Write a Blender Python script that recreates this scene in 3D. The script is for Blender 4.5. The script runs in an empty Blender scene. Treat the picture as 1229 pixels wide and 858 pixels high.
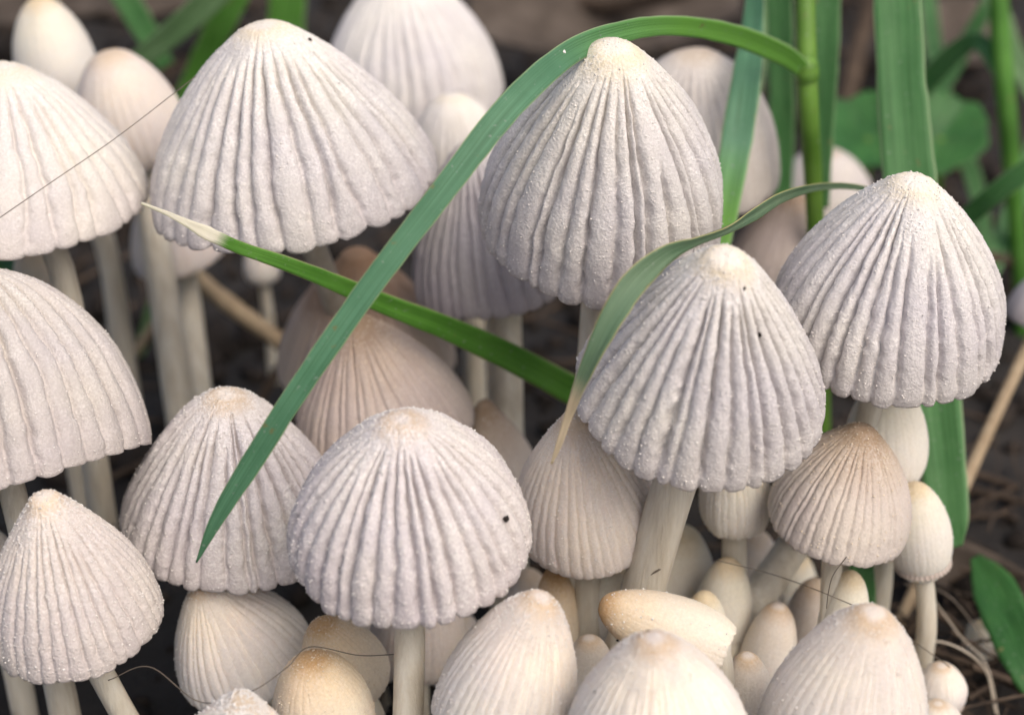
import bpy, math, random
import numpy as np
from mathutils import Vector, Matrix, Quaternion

# ------------------------------------------------------------------ scene, camera, light
# one Blender unit is one centimetre of the real place
scene = bpy.context.scene
scene.unit_settings.system = 'METRIC'
scene.unit_settings.scale_length = 0.01
COL = scene.collection
IW, IH = 1229.0, 858.0
HF = math.radians(17.5)
PITCH = math.radians(30.0)
CAM = Vector((0.0, -6.93, 6.2))
FWD = Vector((0.0, math.cos(PITCH), -math.sin(PITCH)))
UP = Vector((0.0, math.sin(PITCH), math.cos(PITCH)))
RIGHT = Vector((1.0, 0.0, 0.0))
TH = math.tan(HF)

cam_data = bpy.data.cameras.new('camera')
cam_data.sensor_width = 36.0
cam_data.sensor_fit = 'HORIZONTAL'
cam_data.lens = 18.0 / TH
cam_data.clip_start = 0.05
cam_data.clip_end = 20000.0
cam_data.dof.use_dof = True
cam_data.dof.focus_distance = 7.4
cam_data.dof.aperture_fstop = (cam_data.lens * 0.001) / 0.130
cam = bpy.data.objects.new('camera', cam_data)
COL.objects.link(cam)
cam.location = CAM
cam.rotation_euler = (math.radians(90.0) - PITCH, 0.0, 0.0)
scene.camera = cam

SUN_DIR = Vector((0.36, -0.48, 0.80)).normalized()          # towards the sun
world = bpy.data.worlds.new('World')
scene.world = world
world.use_nodes = True
wn = world.node_tree.nodes
wl = world.node_tree.links
wn.clear()
wout = wn.new('ShaderNodeOutputWorld')
wbg = wn.new('ShaderNodeBackground')
wsky = wn.new('ShaderNodeTexSky')
wsky.sky_type = 'NISHITA'
wsky.sun_disc = False
wsky.sun_elevation = math.asin(SUN_DIR.z)
wsky.sun_rotation = math.atan2(SUN_DIR.x, SUN_DIR.y)
wsky.air_density = 1.0
wsky.dust_density = 6.0
wsky.ozone_density = 0.3
wbg.inputs['Strength'].default_value = 0.125
wl.new(wsky.outputs['Color'], wbg.inputs['Color'])
wl.new(wbg.outputs['Background'], wout.inputs['Surface'])

sun_data = bpy.data.lights.new('sun', 'SUN')
sun_data.energy = 1.3
sun_data.angle = math.radians(50.0)
sun_data.color = (1.0, 0.975, 0.94)
sun = bpy.data.objects.new('sun', sun_data)
COL.objects.link(sun)
sun.rotation_euler = SUN_DIR.to_track_quat('Z', 'Y').to_euler()
sun.location = SUN_DIR * 100.0

scene.view_settings.view_transform = 'Standard'
scene.view_settings.look = 'None'
scene.view_settings.gamma = 1.0
scene.view_settings.use_curve_mapping = False
scene.view_settings.exposure = 0.27
scene.render.engine = 'CYCLES'
scene.cycles.max_bounces = 6
scene.cycles.diffuse_bounces = 4

rng = np.random.default_rng(7)
random.seed(7)

# ------------------------------------------------------------------ helpers
def P(px, py, d):
    """point seen at (px, py) of the photograph, d centimetres in front of the lens"""
    px, py, d = float(px), float(py), float(d)
    return CAM + d * (FWD + RIGHT * ((px - IW / 2) / (IW / 2) * TH) + UP * ((IH / 2 - py) / (IW / 2) * TH))

def pxs(d):
    return d * 2 * TH / IW

def hash3(ix, iy, iz, seed):
    n = (ix.astype(np.int64) * 374761393 + iy.astype(np.int64) * 668265263 + iz.astype(np.int64) * 2147483647 + seed * 974634777)
    n = (n ^ (n >> 13)) * 1274126177
    n = n & 0x7fffffff
    n = (n ^ (n >> 16)) * 1911520717
    n = n & 0x7fffffff
    return (n ^ (n >> 11)) % 100003 / 100003.0

def vnoise(x, y, z, seed=0):
    x = np.asarray(x, float); y = np.asarray(y, float) + 0 * x; z = np.asarray(z, float) + 0 * x
    ix, iy, iz = np.floor(x), np.floor(y), np.floor(z)
    fx, fy, fz = x - ix, y - iy, z - iz
    fx = fx * fx * (3 - 2 * fx); fy = fy * fy * (3 - 2 * fy); fz = fz * fz * (3 - 2 * fz)
    r = 0
    for dx in (0, 1):
        wx = fx if dx else 1 - fx
        for dy in (0, 1):
            wy = fy if dy else 1 - fy
            for dz in (0, 1):
                wz = fz if dz else 1 - fz
                r = r + wx * wy * wz * hash3(ix + dx, iy + dy, iz + dz, seed)
    return r * 2 - 1

def sstep(a, b, x):
    t = np.clip((x - a) / (b - a), 0, 1)
    return t * t * (3 - 2 * t)

def new_mesh(name, verts, faces, attrs=None, smooth=True):
    me = bpy.data.meshes.new(name)
    verts = np.asarray(verts, dtype=np.float32)
    faces = np.asarray(faces, dtype=np.int32)
    k = faces.shape[1]
    me.vertices.add(len(verts))
    me.vertices.foreach_set('co', verts.ravel())
    me.loops.add(faces.size)
    me.loops.foreach_set('vertex_index', faces.ravel())
    me.polygons.add(len(faces))
    me.polygons.foreach_set('loop_start', np.arange(0, faces.size, k, dtype=np.int32))
    me.polygons.foreach_set('loop_total', np.full(len(faces), k, dtype=np.int32))
    me.update(calc_edges=True)
    me.polygons.foreach_set('use_smooth', np.full(len(faces), smooth))
    for an, av in (attrs or {}).items():
        a = me.attributes.new(an, 'FLOAT', 'POINT')
        a.data.foreach_set('value', np.asarray(av, dtype=np.float32).ravel())
    me.validate()
    return me

def grid_faces(nr, nc, wrap):
    i = np.arange(nr - 1)[:, None]
    j = np.arange(nc if wrap else nc - 1)[None, :]
    j2 = (j + 1) % nc
    a = i * nc + j; b = i * nc + j2; c = (i + 1) * nc + j2; d = (i + 1) * nc + j
    return np.stack([a, d, c, b], -1).reshape(-1, 4)

def link(name, me, mat=None, parent=None, loc=None, rot=None):
    o = bpy.data.objects.new(name, me)
    COL.objects.link(o)
    if mat is not None and me is not None and len(me.materials) == 0:
        me.materials.append(mat)
    if parent is not None:
        o.parent = parent
    if loc is not None:
        o.location = loc
    if rot is not None:
        o.rotation_mode = 'QUATERNION'
        o.rotation_quaternion = rot
    return o

def tag(o, label, cat, group=None):
    o['label'] = label
    o['category'] = cat
    if group:
        o['group'] = group
    return o

def empty(name, loc):
    o = bpy.data.objects.new(name, None)
    o.empty_display_size = 0.2
    COL.objects.link(o)
    o.location = loc
    return o

def smooth_path(pts, n):
    """Catmull-Rom through rows of any width"""
    p = np.asarray(pts, float)
    q = np.vstack([2 * p[0] - p[1], p, 2 * p[-1] - p[-2]])
    seg = len(p) - 1
    out = []
    for s in np.linspace(0, seg, n):
        i = min(int(s), seg - 1); t = s - i
        a, b, c, d = q[i], q[i + 1], q[i + 2], q[i + 3]
        out.append(0.5 * (2 * b + (c - a) * t + (2 * a - 5 * b + 4 * c - d) * t ** 2 + (3 * b - a - 3 * c + d) * t ** 3))
    return np.array(out)

def tube_mesh(name, pts, radii, sides=10, noise=0.0, seed=0, cap_ends=True):
    pts = np.asarray(pts, float); n = len(pts)
    tan = np.gradient(pts, axis=0)
    tan /= np.linalg.norm(tan, axis=1)[:, None] + 1e-12
    nrm = np.zeros_like(pts)
    ref = np.array([1.0, 0.3, 0.1])
    v = ref - tan[0] * ref.dot(tan[0]); nrm[0] = v / np.linalg.norm(v)
    for i in range(1, n):
        v = nrm[i - 1] - tan[i] * nrm[i - 1].dot(tan[i]); nrm[i] = v / (np.linalg.norm(v) + 1e-12)
    bin_ = np.cross(tan, nrm)
    th = np.linspace(0, 2 * np.pi, sides, endpoint=False)
    r = np.broadcast_to(np.asarray(radii, float), (n,))[:, None] * np.ones((1, sides))
    if noise:
        L = np.linspace(0, n / 4.0, n)[:, None]
        r = r * (1 + noise * vnoise(np.cos(th)[None] * 1.6 + 0 * L, np.sin(th)[None] * 1.6 + 0 * L, L, seed))
    ring = pts[:, None, :] + r[..., None] * (np.cos(th)[None, :, None] * nrm[:, None, :] + np.sin(th)[None, :, None] * bin_[:, None, :])
    verts = ring.reshape(-1, 3)
    t = np.repeat(np.linspace(0, 1, n), sides)
    faces = grid_faces(n, sides, True)
    if cap_ends:
        verts = np.vstack([verts, pts[0], pts[-1]])
        t = np.append(t, [0, 1])
        a = len(verts) - 2; b = len(verts) - 1
        f2 = []
        for j in range(0, sides, 2):
            f2.append([a, j, (j + 1) % sides, (j + 2) % sides])
            o = (n - 1) * sides
            f2.append([b, o + (j + 2) % sides, o + (j + 1) % sides, o + j])
        faces = np.vstack([faces, np.array(f2)])
    return new_mesh(name, verts, faces, {'t': t})

# ------------------------------------------------------------------ materials
def mat_base(name):
    m = bpy.data.materials.new(name)
    m.use_nodes = True
    nt = m.node_tree
    for n in list(nt.nodes):
        nt.nodes.remove(n)
    out = nt.nodes.new('ShaderNodeOutputMaterial')
    return m, nt, out

def N(nt, kind, **kw):
    n = nt.nodes.new(kind)
    for k, v in kw.items():
        if k.startswith('i_'):
            n.inputs[k[2:].replace('_', ' ')].default_value = v
        else:
            setattr(n, k, v)
    return n

def ramp(nt, stops):
    r = nt.nodes.new('ShaderNodeValToRGB')
    e = r.color_ramp.elements
    while len(e) < len(stops):
        e.new(0.5)
    for el, (p, c) in zip(e, stops):
        el.position = p
        el.color = (c[0], c[1], c[2], 1.0)
    return r

def mixrgb(nt, fac, a, b, blend='MIX'):
    m = nt.nodes.new('ShaderNodeMix')
    m.data_type = 'RGBA'
    m.blend_type = blend
    for sock, val in ((m.inputs[0], fac), (m.inputs[6], a), (m.inputs[7], b)):
        if hasattr(val, 'is_linked'):
            nt.links.new(val, sock)
        elif isinstance(val, (int, float)):
            sock.default_value = val
        else:
            sock.default_value = (val[0], val[1], val[2], 1.0)
    return m.outputs[2]

CAPMATS = {}
PAL = {   # apex, shoulder, middle, rim, width of the apex disc
    'grey':  ((.76, .67, .50), (.69, .665, .625), (.59, .57, .56), (.545, .515, .51), .10),
    'ash':   ((.78, .71, .56), (.71, .69, .655), (.625, .605, .60), (.585, .555, .55), .10),
    'beige': ((.54, .45, .35), (.57, .525, .48), (.53, .495, .47), (.48, .44, .415), .10),
    'ivory': ((.78, .70, .54), (.73, .70, .635), (.67, .64, .60), (.61, .57, .54), .13),
    'dust':  ((.68, .55, .39), (.66, .60, .53), (.61, .56, .525), (.57, .52, .495), .10),
    'lav':   ((.58, .46, .33), (.645, .605, .57), (.585, .55, .55), (.54, .495, .495), .09),
    'pale':  ((.62, .50, .36), (.69, .615, .53), (.69, .625, .57), (.68, .615, .57), .12),
    'white': ((.60, .46, .31), (.71, .64, .545), (.73, .685, .63), (.73, .70, .665), .10),
    'egg':   ((.66, .55, .36), (.74, .70, .57), (.76, .73, .65), (.76, .73, .67), .12),
    'tan':   ((.42, .30, .20), (.50, .405, .34), (.52, .44, .40), (.52, .45, .415), .16),
    'brown': ((.36, .23, .14), (.48, .35, .26), (.58, .47, .39), (.62, .53, .46), .24),
    'umber': ((.33, .24, .155), (.46, .37, .29), (.58, .515, .46), (.64, .58, .53), .15),
    'ochre': ((.50, .32, .15), (.68, .54, .36), (.74, .66, .52), (.76, .70, .60), .12),
    'blue':  ((.62, .56, .50), (.56, .53, .53), (.51, .485, .50), (.49, .44, .45), .10),
}

def cap_material(pal):
    if pal in CAPMATS:
        return CAPMATS[pal]
    a, s, mcol, rcol, w = PAL[pal]
    m, nt, out = mat_base('cap_' + pal)
    L = nt.links
    at = N(nt, 'ShaderNodeAttribute', attribute_name='t')
    tc = N(nt, 'ShaderNodeTexCoord')
    n1 = N(nt, 'ShaderNodeTexNoise', i_Scale=5.0, i_Detail=6.0, i_Roughness=.65)
    L.new(tc.outputs['Object'], n1.inputs['Vector'])
    ma = N(nt, 'ShaderNodeMath', operation='MULTIPLY_ADD')
    L.new(n1.outputs['Fac'], ma.inputs[0]); ma.inputs[1].default_value = .16; ma.inputs[2].default_value = -.08
    ad = N(nt, 'ShaderNodeMath', operation='ADD')
    L.new(at.outputs['Fac'], ad.inputs[0]); L.new(ma.outputs[0], ad.inputs[1])
    knob = [x * .55 + .36 for x in a] if pal in ('white', 'dust', 'lav', 'grey', 'ash', 'ivory') else a
    cr = ramp(nt, [(0.0, knob), (w * .35, knob), (w * .75, a), (w * 1.8, s), (.55, mcol), (1.0, rcol)])
    L.new(ad.outputs[0], cr.inputs['Fac'])
    # powder: pale floury grains over slightly darker skin
    n2 = N(nt, 'ShaderNodeTexNoise', i_Scale=70.0, i_Detail=5.0, i_Roughness=.8)
    L.new(tc.outputs['Object'], n2.inputs['Vector'])
    r2 = ramp(nt, [(.38, (.88, .87, .87)), (.62, (1.06, 1.06, 1.06))])
    L.new(n2.outputs['Fac'], r2.inputs['Fac'])
    c1 = mixrgb(nt, .7, cr.outputs['Color'], r2.outputs['Color'], 'MULTIPLY')
    nf = N(nt, 'ShaderNodeTexNoise', i_Scale=80.0, i_Detail=2.0, i_Roughness=.6)
    L.new(tc.outputs['Object'], nf.inputs['Vector'])
    rf = ramp(nt, [(.42, (0, 0, 0)), (.64, (1, 1, 1))])
    L.new(nf.outputs['Fac'], rf.inputs['Fac'])
    rt = ramp(nt, [(0.0, (.4, .4, .4)), (.16, (.9, .9, .9)), (.5, (.65, .65, .65)), (1.0, (.38, .38, .38))])
    L.new(ad.outputs[0], rt.inputs['Fac'])
    fm = mixrgb(nt, 1.0, rf.outputs['Color'], rt.outputs['Color'], 'MULTIPLY')
    fk = {'grey': .9, 'ash': .9, 'lav': .9, 'ivory': .7, 'beige': .5, 'dust': .6, 'blue': .5, 'tan': .28, 'umber': .25, 'pale': .4, 'brown': .1}.get(pal, .22)
    npz = N(nt, 'ShaderNodeTexNoise', i_Scale=7.0, i_Detail=3.0)
    L.new(tc.outputs['Object'], npz.inputs['Vector'])
    rp = ramp(nt, [(.36, (.25 * fk, .25 * fk, .25 * fk)), (.62, (1.1 * fk, 1.1 * fk, 1.1 * fk))])
    L.new(npz.outputs['Fac'], rp.inputs['Fac'])
    fm = mixrgb(nt, 1.0, fm, rp.outputs['Color'], 'MULTIPLY')
    c1 = mixrgb(nt, fm, c1, (.87, .85, .82))
    n3 = N(nt, 'ShaderNodeTexNoise', i_Scale=2.3, i_Detail=3.0)
    L.new(tc.outputs['Object'], n3.inputs['Vector'])
    r3 = ramp(nt, [(.3, (.93, .91, .95)), (.7, (1.05, 1.04, 1.0))])
    L.new(n3.outputs['Fac'], r3.inputs['Fac'])
    c2 = mixrgb(nt, 1.0, c1, r3.outputs['Color'], 'MULTIPLY')
    b = N(nt, 'ShaderNodeBsdfPrincipled')
    L.new(c2, b.inputs['Base Color'])
    b.inputs['Roughness'].default_value = .95
    b.inputs['Specular IOR Level'].default_value = .15
    if pal in ('white', 'egg', 'ochre', 'pale'):
        b.subsurface_method = 'BURLEY'
        b.inputs['Subsurface Weight'].default_value = .6
        b.inputs['Subsurface Radius'].default_value = (1.0, .72, .45)
        b.inputs['Subsurface Scale'].default_value = .07
    v = N(nt, 'ShaderNodeTexNoise', i_Scale=90.0, i_Detail=2.0, i_Roughness=.6)
    L.new(tc.outputs['Object'], v.inputs['Vector'])
    bp = N(nt, 'ShaderNodeBump', i_Strength=.6, i_Distance=(.006 if pal in ('grey', 'ash', 'lav', 'ivory', 'beige', 'dust', 'tan') else .0035))
    hs = N(nt, 'ShaderNodeMath', operation='MULTIPLY_ADD')
    L.new(rf.outputs['Color'], hs.inputs[0]); hs.inputs[1].default_value = .45; L.new(v.outputs['Fac'], hs.inputs[2])
    L.new(hs.outputs[0], bp.inputs['Height'])
    L.new(bp.outputs['Normal'], b.inputs['Normal'])
    L.new(b.outputs['BSDF'], out.inputs['Surface'])
    CAPMATS[pal] = m
    return m

def simple_mat(name, stops, scale=6.0, rough=.9, sss=0.0, bump=.3, bdist=.01, bscale=60.0, spec=.2, sscale=.06, stretch=(1, 1, 1), detail=5.0):
    m, nt, out = mat_base(name)
    L = nt.links
    tc = N(nt, 'ShaderNodeTexCoord')
    mp = N(nt, 'ShaderNodeMapping')
    mp.inputs['Scale'].default_value = stretch
    L.new(tc.outputs['Object'], mp.inputs['Vector'])
    n1 = N(nt, 'ShaderNodeTexNoise', i_Scale=scale, i_Detail=detail, i_Roughness=.65)
    L.new(mp.outputs['Vector'], n1.inputs['Vector'])
    cr = ramp(nt, stops)
    L.new(n1.outputs['Fac'], cr.inputs['Fac'])
    b = N(nt, 'ShaderNodeBsdfPrincipled')
    L.new(cr.outputs['Color'], b.inputs['Base Color'])
    b.inputs['Roughness'].default_value = rough
    b.inputs['Specular IOR Level'].default_value = spec
    if sss:
        b.subsurface_method = 'BURLEY'
        b.inputs['Subsurface Weight'].default_value = sss
        b.inputs['Subsurface Radius'].default_value = (1.0, .8, .55)
        b.inputs['Subsurface Scale'].default_value = sscale
    if bump:
        v = N(nt, 'ShaderNodeTexNoise', i_Scale=bscale, i_Detail=4.0, i_Roughness=.7)
        L.new(mp.outputs['Vector'], v.inputs['Vector'])
        bp = N(nt, 'ShaderNodeBump', i_Strength=bump, i_Distance=bdist)
        L.new(v.outputs['Fac'], bp.inputs['Height'])
        L.new(bp.outputs['Normal'], b.inputs['Normal'])
    L.new(b.outputs['BSDF'], out.inputs['Surface'])
    return m

M_STEM = simple_mat('stem_flesh', [(.28, (.50, .44, .345)), (.5, (.63, .575, .475)), (.72, (.73, .69, .60))], scale=3.5, rough=.55, sss=.6, sscale=.10,
                    bump=.6, bdist=.02, bscale=12.0, spec=.35, stretch=(4, 4, .45))
M_GILL = simple_mat('gill_flesh', [(.3, (.40, .33, .29)), (.7, (.52, .45, .40))], scale=8.0)
M_GRAIN = simple_mat('veil_grains', [(.3, (.68, .64, .60)), (.7, (.80, .77, .74))], scale=20.0, bump=0)
M_GRAINY = simple_mat('veil_grains_warm', [(.3, (.62, .50, .36)), (.7, (.80, .72, .60))], scale=20.0, bump=0)
M_SOIL = None
M_DEBRIS = simple_mat('soil_crumbs', [(.25, (.010, .008, .007)), (.55, (.034, .027, .023)), (.8, (.085, .068, .058))], scale=1.4, bump=.6, bdist=.03, bscale=18.0)
M_TWIG = simple_mat('dry_straw', [(.3, (.22, .16, .10)), (.7, (.42, .33, .22))], scale=5.0, bump=.5, bscale=25.0, stretch=(2, 2, .5))
M_STRAW = simple_mat('tan_stem', [(.3, (.30, .22, .14)), (.7, (.44, .35, .24))], scale=5.0, bump=.5, bscale=20.0, stretch=(3, 3, .5))
M_BARK = simple_mat('dark_bark', [(.3, (.035, .025, .019)), (.7, (.11, .08, .058))], scale=4.0, bump=.8, bdist=.02, bscale=14.0)
M_DEAD = simple_mat('dead_leaf', [(.25, (.035, .028, .023)), (.55, (.085, .068, .056)), (.8, (.15, .125, .105))], scale=2.2, bump=.6, bdist=.02, bscale=10.0)
M_HAIR = simple_mat('dark_fibre', [(.3, (.09, .07, .055)), (.7, (.18, .15, .12))], scale=5.0, bump=0, rough=.5)
M_HAIRP = simple_mat('pale_fibre', [(.3, (.35, .29, .22)), (.7, (.52, .46, .38))], scale=5.0, bump=0, rough=.5)
M_SPECK = simple_mat('black_speck', [(.3, (.012, .010, .009)), (.7, (.05, .04, .035))], scale=20.0, bump=.5, bscale=80.0)

def grass_mat(name, c1, c2, edge, tip=None, lit_root=None, trans=.35, tip_at=.82, edge_at=.9):
    """blade: 't' runs along it, 'u' across (0 .. 1)"""
    m, nt, out = mat_base(name)
    L = nt.links
    t = N(nt, 'ShaderNodeAttribute', attribute_name='t')
    u = N(nt, 'ShaderNodeAttribute', attribute_name='u')
    tc = N(nt, 'ShaderNodeTexCoord')
    n1 = N(nt, 'ShaderNodeTexNoise', i_Scale=3.0, i_Detail=5.0)
    L.new(tc.outputs['Object'], n1.inputs['Vector'])
    cr = ramp(nt, [(.3, c1), (.7, c2)])
    L.new(n1.outputs['Fac'], cr.inputs['Fac'])
    # veins along the blade
    cb = N(nt, 'ShaderNodeCombineXYZ')
    sx = N(nt, 'ShaderNodeMath', operation='MULTIPLY'); sx.inputs[1].default_value = 26.0
    L.new(u.outputs['Fac'], sx.inputs[0]); L.new(sx.outputs[0], cb.inputs['X'])
    st = N(nt, 'ShaderNodeMath', operation='MULTIPLY'); st.inputs[1].default_value = 5.0
    L.new(t.outputs['Fac'], st.inputs[0]); L.new(st.outputs[0], cb.inputs['Y'])
    nv = N(nt, 'ShaderNodeTexNoise', i_Scale=1.0, i_Detail=3.0)
    L.new(cb.outputs['Vector'], nv.inputs['Vector'])
    rv = ramp(nt, [(.3, (.55, .62, .55)), (.7, (1.3, 1.25, 1.3))])
    L.new(nv.outputs['Fac'], rv.inputs['Fac'])
    c = mixrgb(nt, .8, cr.outputs['Color'], rv.outputs['Color'], 'MULTIPLY')
    if lit_root is not None:  # light on the blade's lower end, painted in as brighter yellow-green
        rr = ramp(nt, [(.22, (1, 1, 1)), (.40, (0, 0, 0))])
        L.new(t.outputs['Fac'], rr.inputs['Fac'])
        cR = mixrgb(nt, .8, lit_root, rv.outputs['Color'], 'MULTIPLY')
        c = mixrgb(nt, rr.outputs['Color'], c, cR)
    # small pale mottles
    n4 = N(nt, 'ShaderNodeTexNoise', i_Scale=45.0, i_Detail=2.0)
    L.new(tc.outputs['Object'], n4.inputs['Vector'])
    r4 = ramp(nt, [(.66, (0, 0, 0)), (.76, (1, 1, 1))])
    L.new(n4.outputs['Fac'], r4.inputs['Fac'])
    c = mixrgb(nt, r4.outputs['Color'], c, [x * .5 + .16 for x in c2])
    n5 = N(nt, 'ShaderNodeTexNoise', i_Scale=16.0, i_Detail=3.0)
    L.new(tc.outputs['Object'], n5.inputs['Vector'])
    r5 = ramp(nt, [(.69, (0, 0, 0)), (.75, (.8, .8, .8))])
    L.new(n5.outputs['Fac'], r5.inputs['Fac'])
    c = mixrgb(nt, r5.outputs['Color'], c, (.20, .19, .08))
    # margin
    pe = N(nt, 'ShaderNodeMath', operation='SUBTRACT'); pe.inputs[1].default_value = .5
    L.new(u.outputs['Fac'], pe.inputs[0])
    ab = N(nt, 'ShaderNodeMath', operation='ABSOLUTE'); L.new(pe.outputs[0], ab.inputs[0])
    re = ramp(nt, [(edge_at * .5, (0, 0, 0)), (min(.5, edge_at * .5 + .03), (1, 1, 1))])
    L.new(ab.outputs[0], re.inputs['Fac'])
    c = mixrgb(nt, re.outputs['Color'], c, edge)
    if tip is not None:
        nn = N(nt, 'ShaderNodeMath', operation='MULTIPLY_ADD'); nn.inputs[1].default_value = .06
        L.new(nv.outputs['Fac'], nn.inputs[0]); L.new(t.outputs['Fac'], nn.inputs[2])
        rt = ramp(nt, [(tip_at, (0, 0, 0)), (tip_at + .05, (1, 1, 1))])
        L.new(nn.outputs[0], rt.inputs['Fac'])
        c = mixrgb(nt, rt.outputs['Color'], c, tip)
    b = N(nt, 'ShaderNodeBsdfPrincipled')
    L.new(c, b.inputs['Base Color'])
    b.inputs['Roughness'].default_value = .5
    b.inputs['Specular IOR Level'].default_value = .35
    bp = N(nt, 'ShaderNodeBump', i_Strength=.5, i_Distance=.008)
    L.new(nv.outputs['Fac'], bp.inputs['Height'])
    L.new(bp.outputs['Normal'], b.inputs['Normal'])
    tr = N(nt, 'ShaderNodeBsdfTranslucent')
    c3 = mixrgb(nt, 1.0, c, (1.1, 1.3, .6), 'MULTIPLY')
    L.new(c3, tr.inputs['Color'])
    ms = N(nt, 'ShaderNodeMixShader'); ms.inputs[0].default_value = trans
    L.new(b.outputs['BSDF'], ms.inputs[1]); L.new(tr.outputs['BSDF'], ms.inputs[2])
    L.new(ms.outputs['Shader'], out.inputs['Surface'])
    return m

G_BLUE = grass_mat('blade_blue_green', (.085, .225, .120), (.135, .305, .180), (.34, .46, .25), lit_root=(.17, .40, .07), trans=.3)
G_MID = grass_mat('blade_mid_green', (.065, .200, .060), (.110, .270, .095), (.26, .38, .20), trans=.3)
G_BRIGHT = grass_mat('blade_bright_green', (.075, .220, .030), (.120, .300, .055), (.26, .34, .17), trans=.3)
G_TIP = grass_mat('blade_dry_tip', (.075, .240, .025), (.130, .330, .050), (.30, .34, .15), tip=(.78, .73, .63), tip_at=.66, trans=.25)
G_WILT = grass_mat('blade_wilting', (.120, .220, .125), (.200, .290, .180), (.50, .45, .20), tip=(.62, .51, .37), tip_at=.80, trans=.3)
G_STALK = grass_mat('grass_stalk', (.105, .230, .030), (.155, .295, .050), (.155, .295, .050), trans=.2, edge_at=2.0)
G_LEAF = grass_mat('broad_leaf', (.035, .130, .035), (.065, .200, .050), (.08, .20, .06), trans=.25, edge_at=1.0)
G_PALE = grass_mat('blade_pale_green', (.15, .28, .11), (.22, .36, .17), (.28, .40, .22), trans=.3)

# ------------------------------------------------------------------ ground
def ground_h(x, y):
    h = .16 * vnoise(x * .35, y * .35, 0, 3) + .10 * vnoise(x * .9, y * .9, 0, 4) + .06 * vnoise(x * 2.3, y * 2.3, 0, 5) + .03 * vnoise(x * 6, y * 6, 0, 6)
    return h * np.exp(-((x / 60.) ** 2 + (y / 60.) ** 2)) - .08

def build_ground():
    n = 250
    s = np.linspace(-1, 1, n)
    g = np.sinh(s * 7.2) / np.sinh(7.2) * 4000 + s * 9.0
    X, Y = np.meshgrid(g, g + 3.0)
    Z = ground_h(X, Y)
    me = new_mesh('ground', np.stack([X, Y, Z], -1).reshape(-1, 3), grid_faces(n, n, False)[:, ::-1])
    m, nt, out = mat_base('soil')
    L = nt.links
    tc = N(nt, 'ShaderNodeTexCoord')
    n1 = N(nt, 'ShaderNodeTexNoise', i_Scale=.55, i_Detail=7.0, i_Roughness=.7)
    L.new(tc.outputs['Object'], n1.inputs['Vector'])
    cr = ramp(nt, [(.30, (.010, .008, .0075)), (.5, (.022, .0185, .0165)), (.68, (.038, .032, .028)), (.8, (.075, .066, .059))])
    L.new(n1.outputs['Fac'], cr.inputs['Fac'])
    b = N(nt, 'ShaderNodeBsdfPrincipled')
    L.new(cr.outputs['Color'], b.inputs['Base Color'])
    b.inputs['Roughness'].default_value = .9
    n2 = N(nt, 'ShaderNodeTexNoise', i_Scale=5.0, i_Detail=6.0, i_Roughness=.7)
    L.new(tc.outputs['Object'], n2.inputs['Vector'])
    bp = N(nt, 'ShaderNodeBump', i_Strength=.9, i_Distance=.12)
    L.new(n2.outputs['Fac'], bp.inputs['Height'])
    L.new(bp.outputs['Normal'], b.inputs['Normal'])
    L.new(b.outputs['BSDF'], out.inputs['Surface'])
    o = link('ground', me, m)
    o['kind'] = 'structure'
    return o
build_ground()

ICO_V = None
def ico():
    p = (1 + 5 ** .5) / 2
    v = np.array([(-1, p, 0), (1, p, 0), (-1, -p, 0), (1, -p, 0), (0, -1, p), (0, 1, p), (0, -1, -p), (0, 1, -p), (p, 0, -1), (p, 0, 1), (-p, 0, -1), (-p, 0, 1)], float)
    v /= np.linalg.norm(v[0])
    f = np.array([(0, 11, 5), (0, 5, 1), (0, 1, 7), (0, 7, 10), (0, 10, 11), (1, 5, 9), (5, 11, 4), (11, 10, 2), (10, 7, 6), (7, 1, 8), (3, 9, 4), (3, 4, 2), (3, 2, 6), (3, 6, 8), (3, 8, 9), (4, 9, 5), (2, 4, 11), (6, 2, 10), (8, 6, 7), (9, 8, 1)])
    return v, f
IV, IF = ico()

def soil_crumbs():
    n = 5200
    x = rng.uniform(-9, 9, n); y = rng.uniform(-3.5, 15, n)
    r = rng.gamma(2.0, .035, n).clip(.02, .28)
    vs = []; fs = []
    z = ground_h(x, y)
    for i in range(n):
        v = IV * (r[i] * rng.uniform(.7, 1.3, (12, 1))) * rng.uniform(.6, 1.2, (1, 3))
        vs.append(v + [x[i], y[i], z[i] + r[i] * .35]); fs.append(IF + 12 * i)
    me = new_mesh('soil_crumbs', np.vstack(vs), np.vstack(fs))
    o = link('soil_crumbs', me, M_DEBRIS)
    o['kind'] = 'stuff'
    o['label'] = 'dark crumbs of soil and humus scattered over the ground'
    o['category'] = 'soil'
soil_crumbs()

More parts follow.
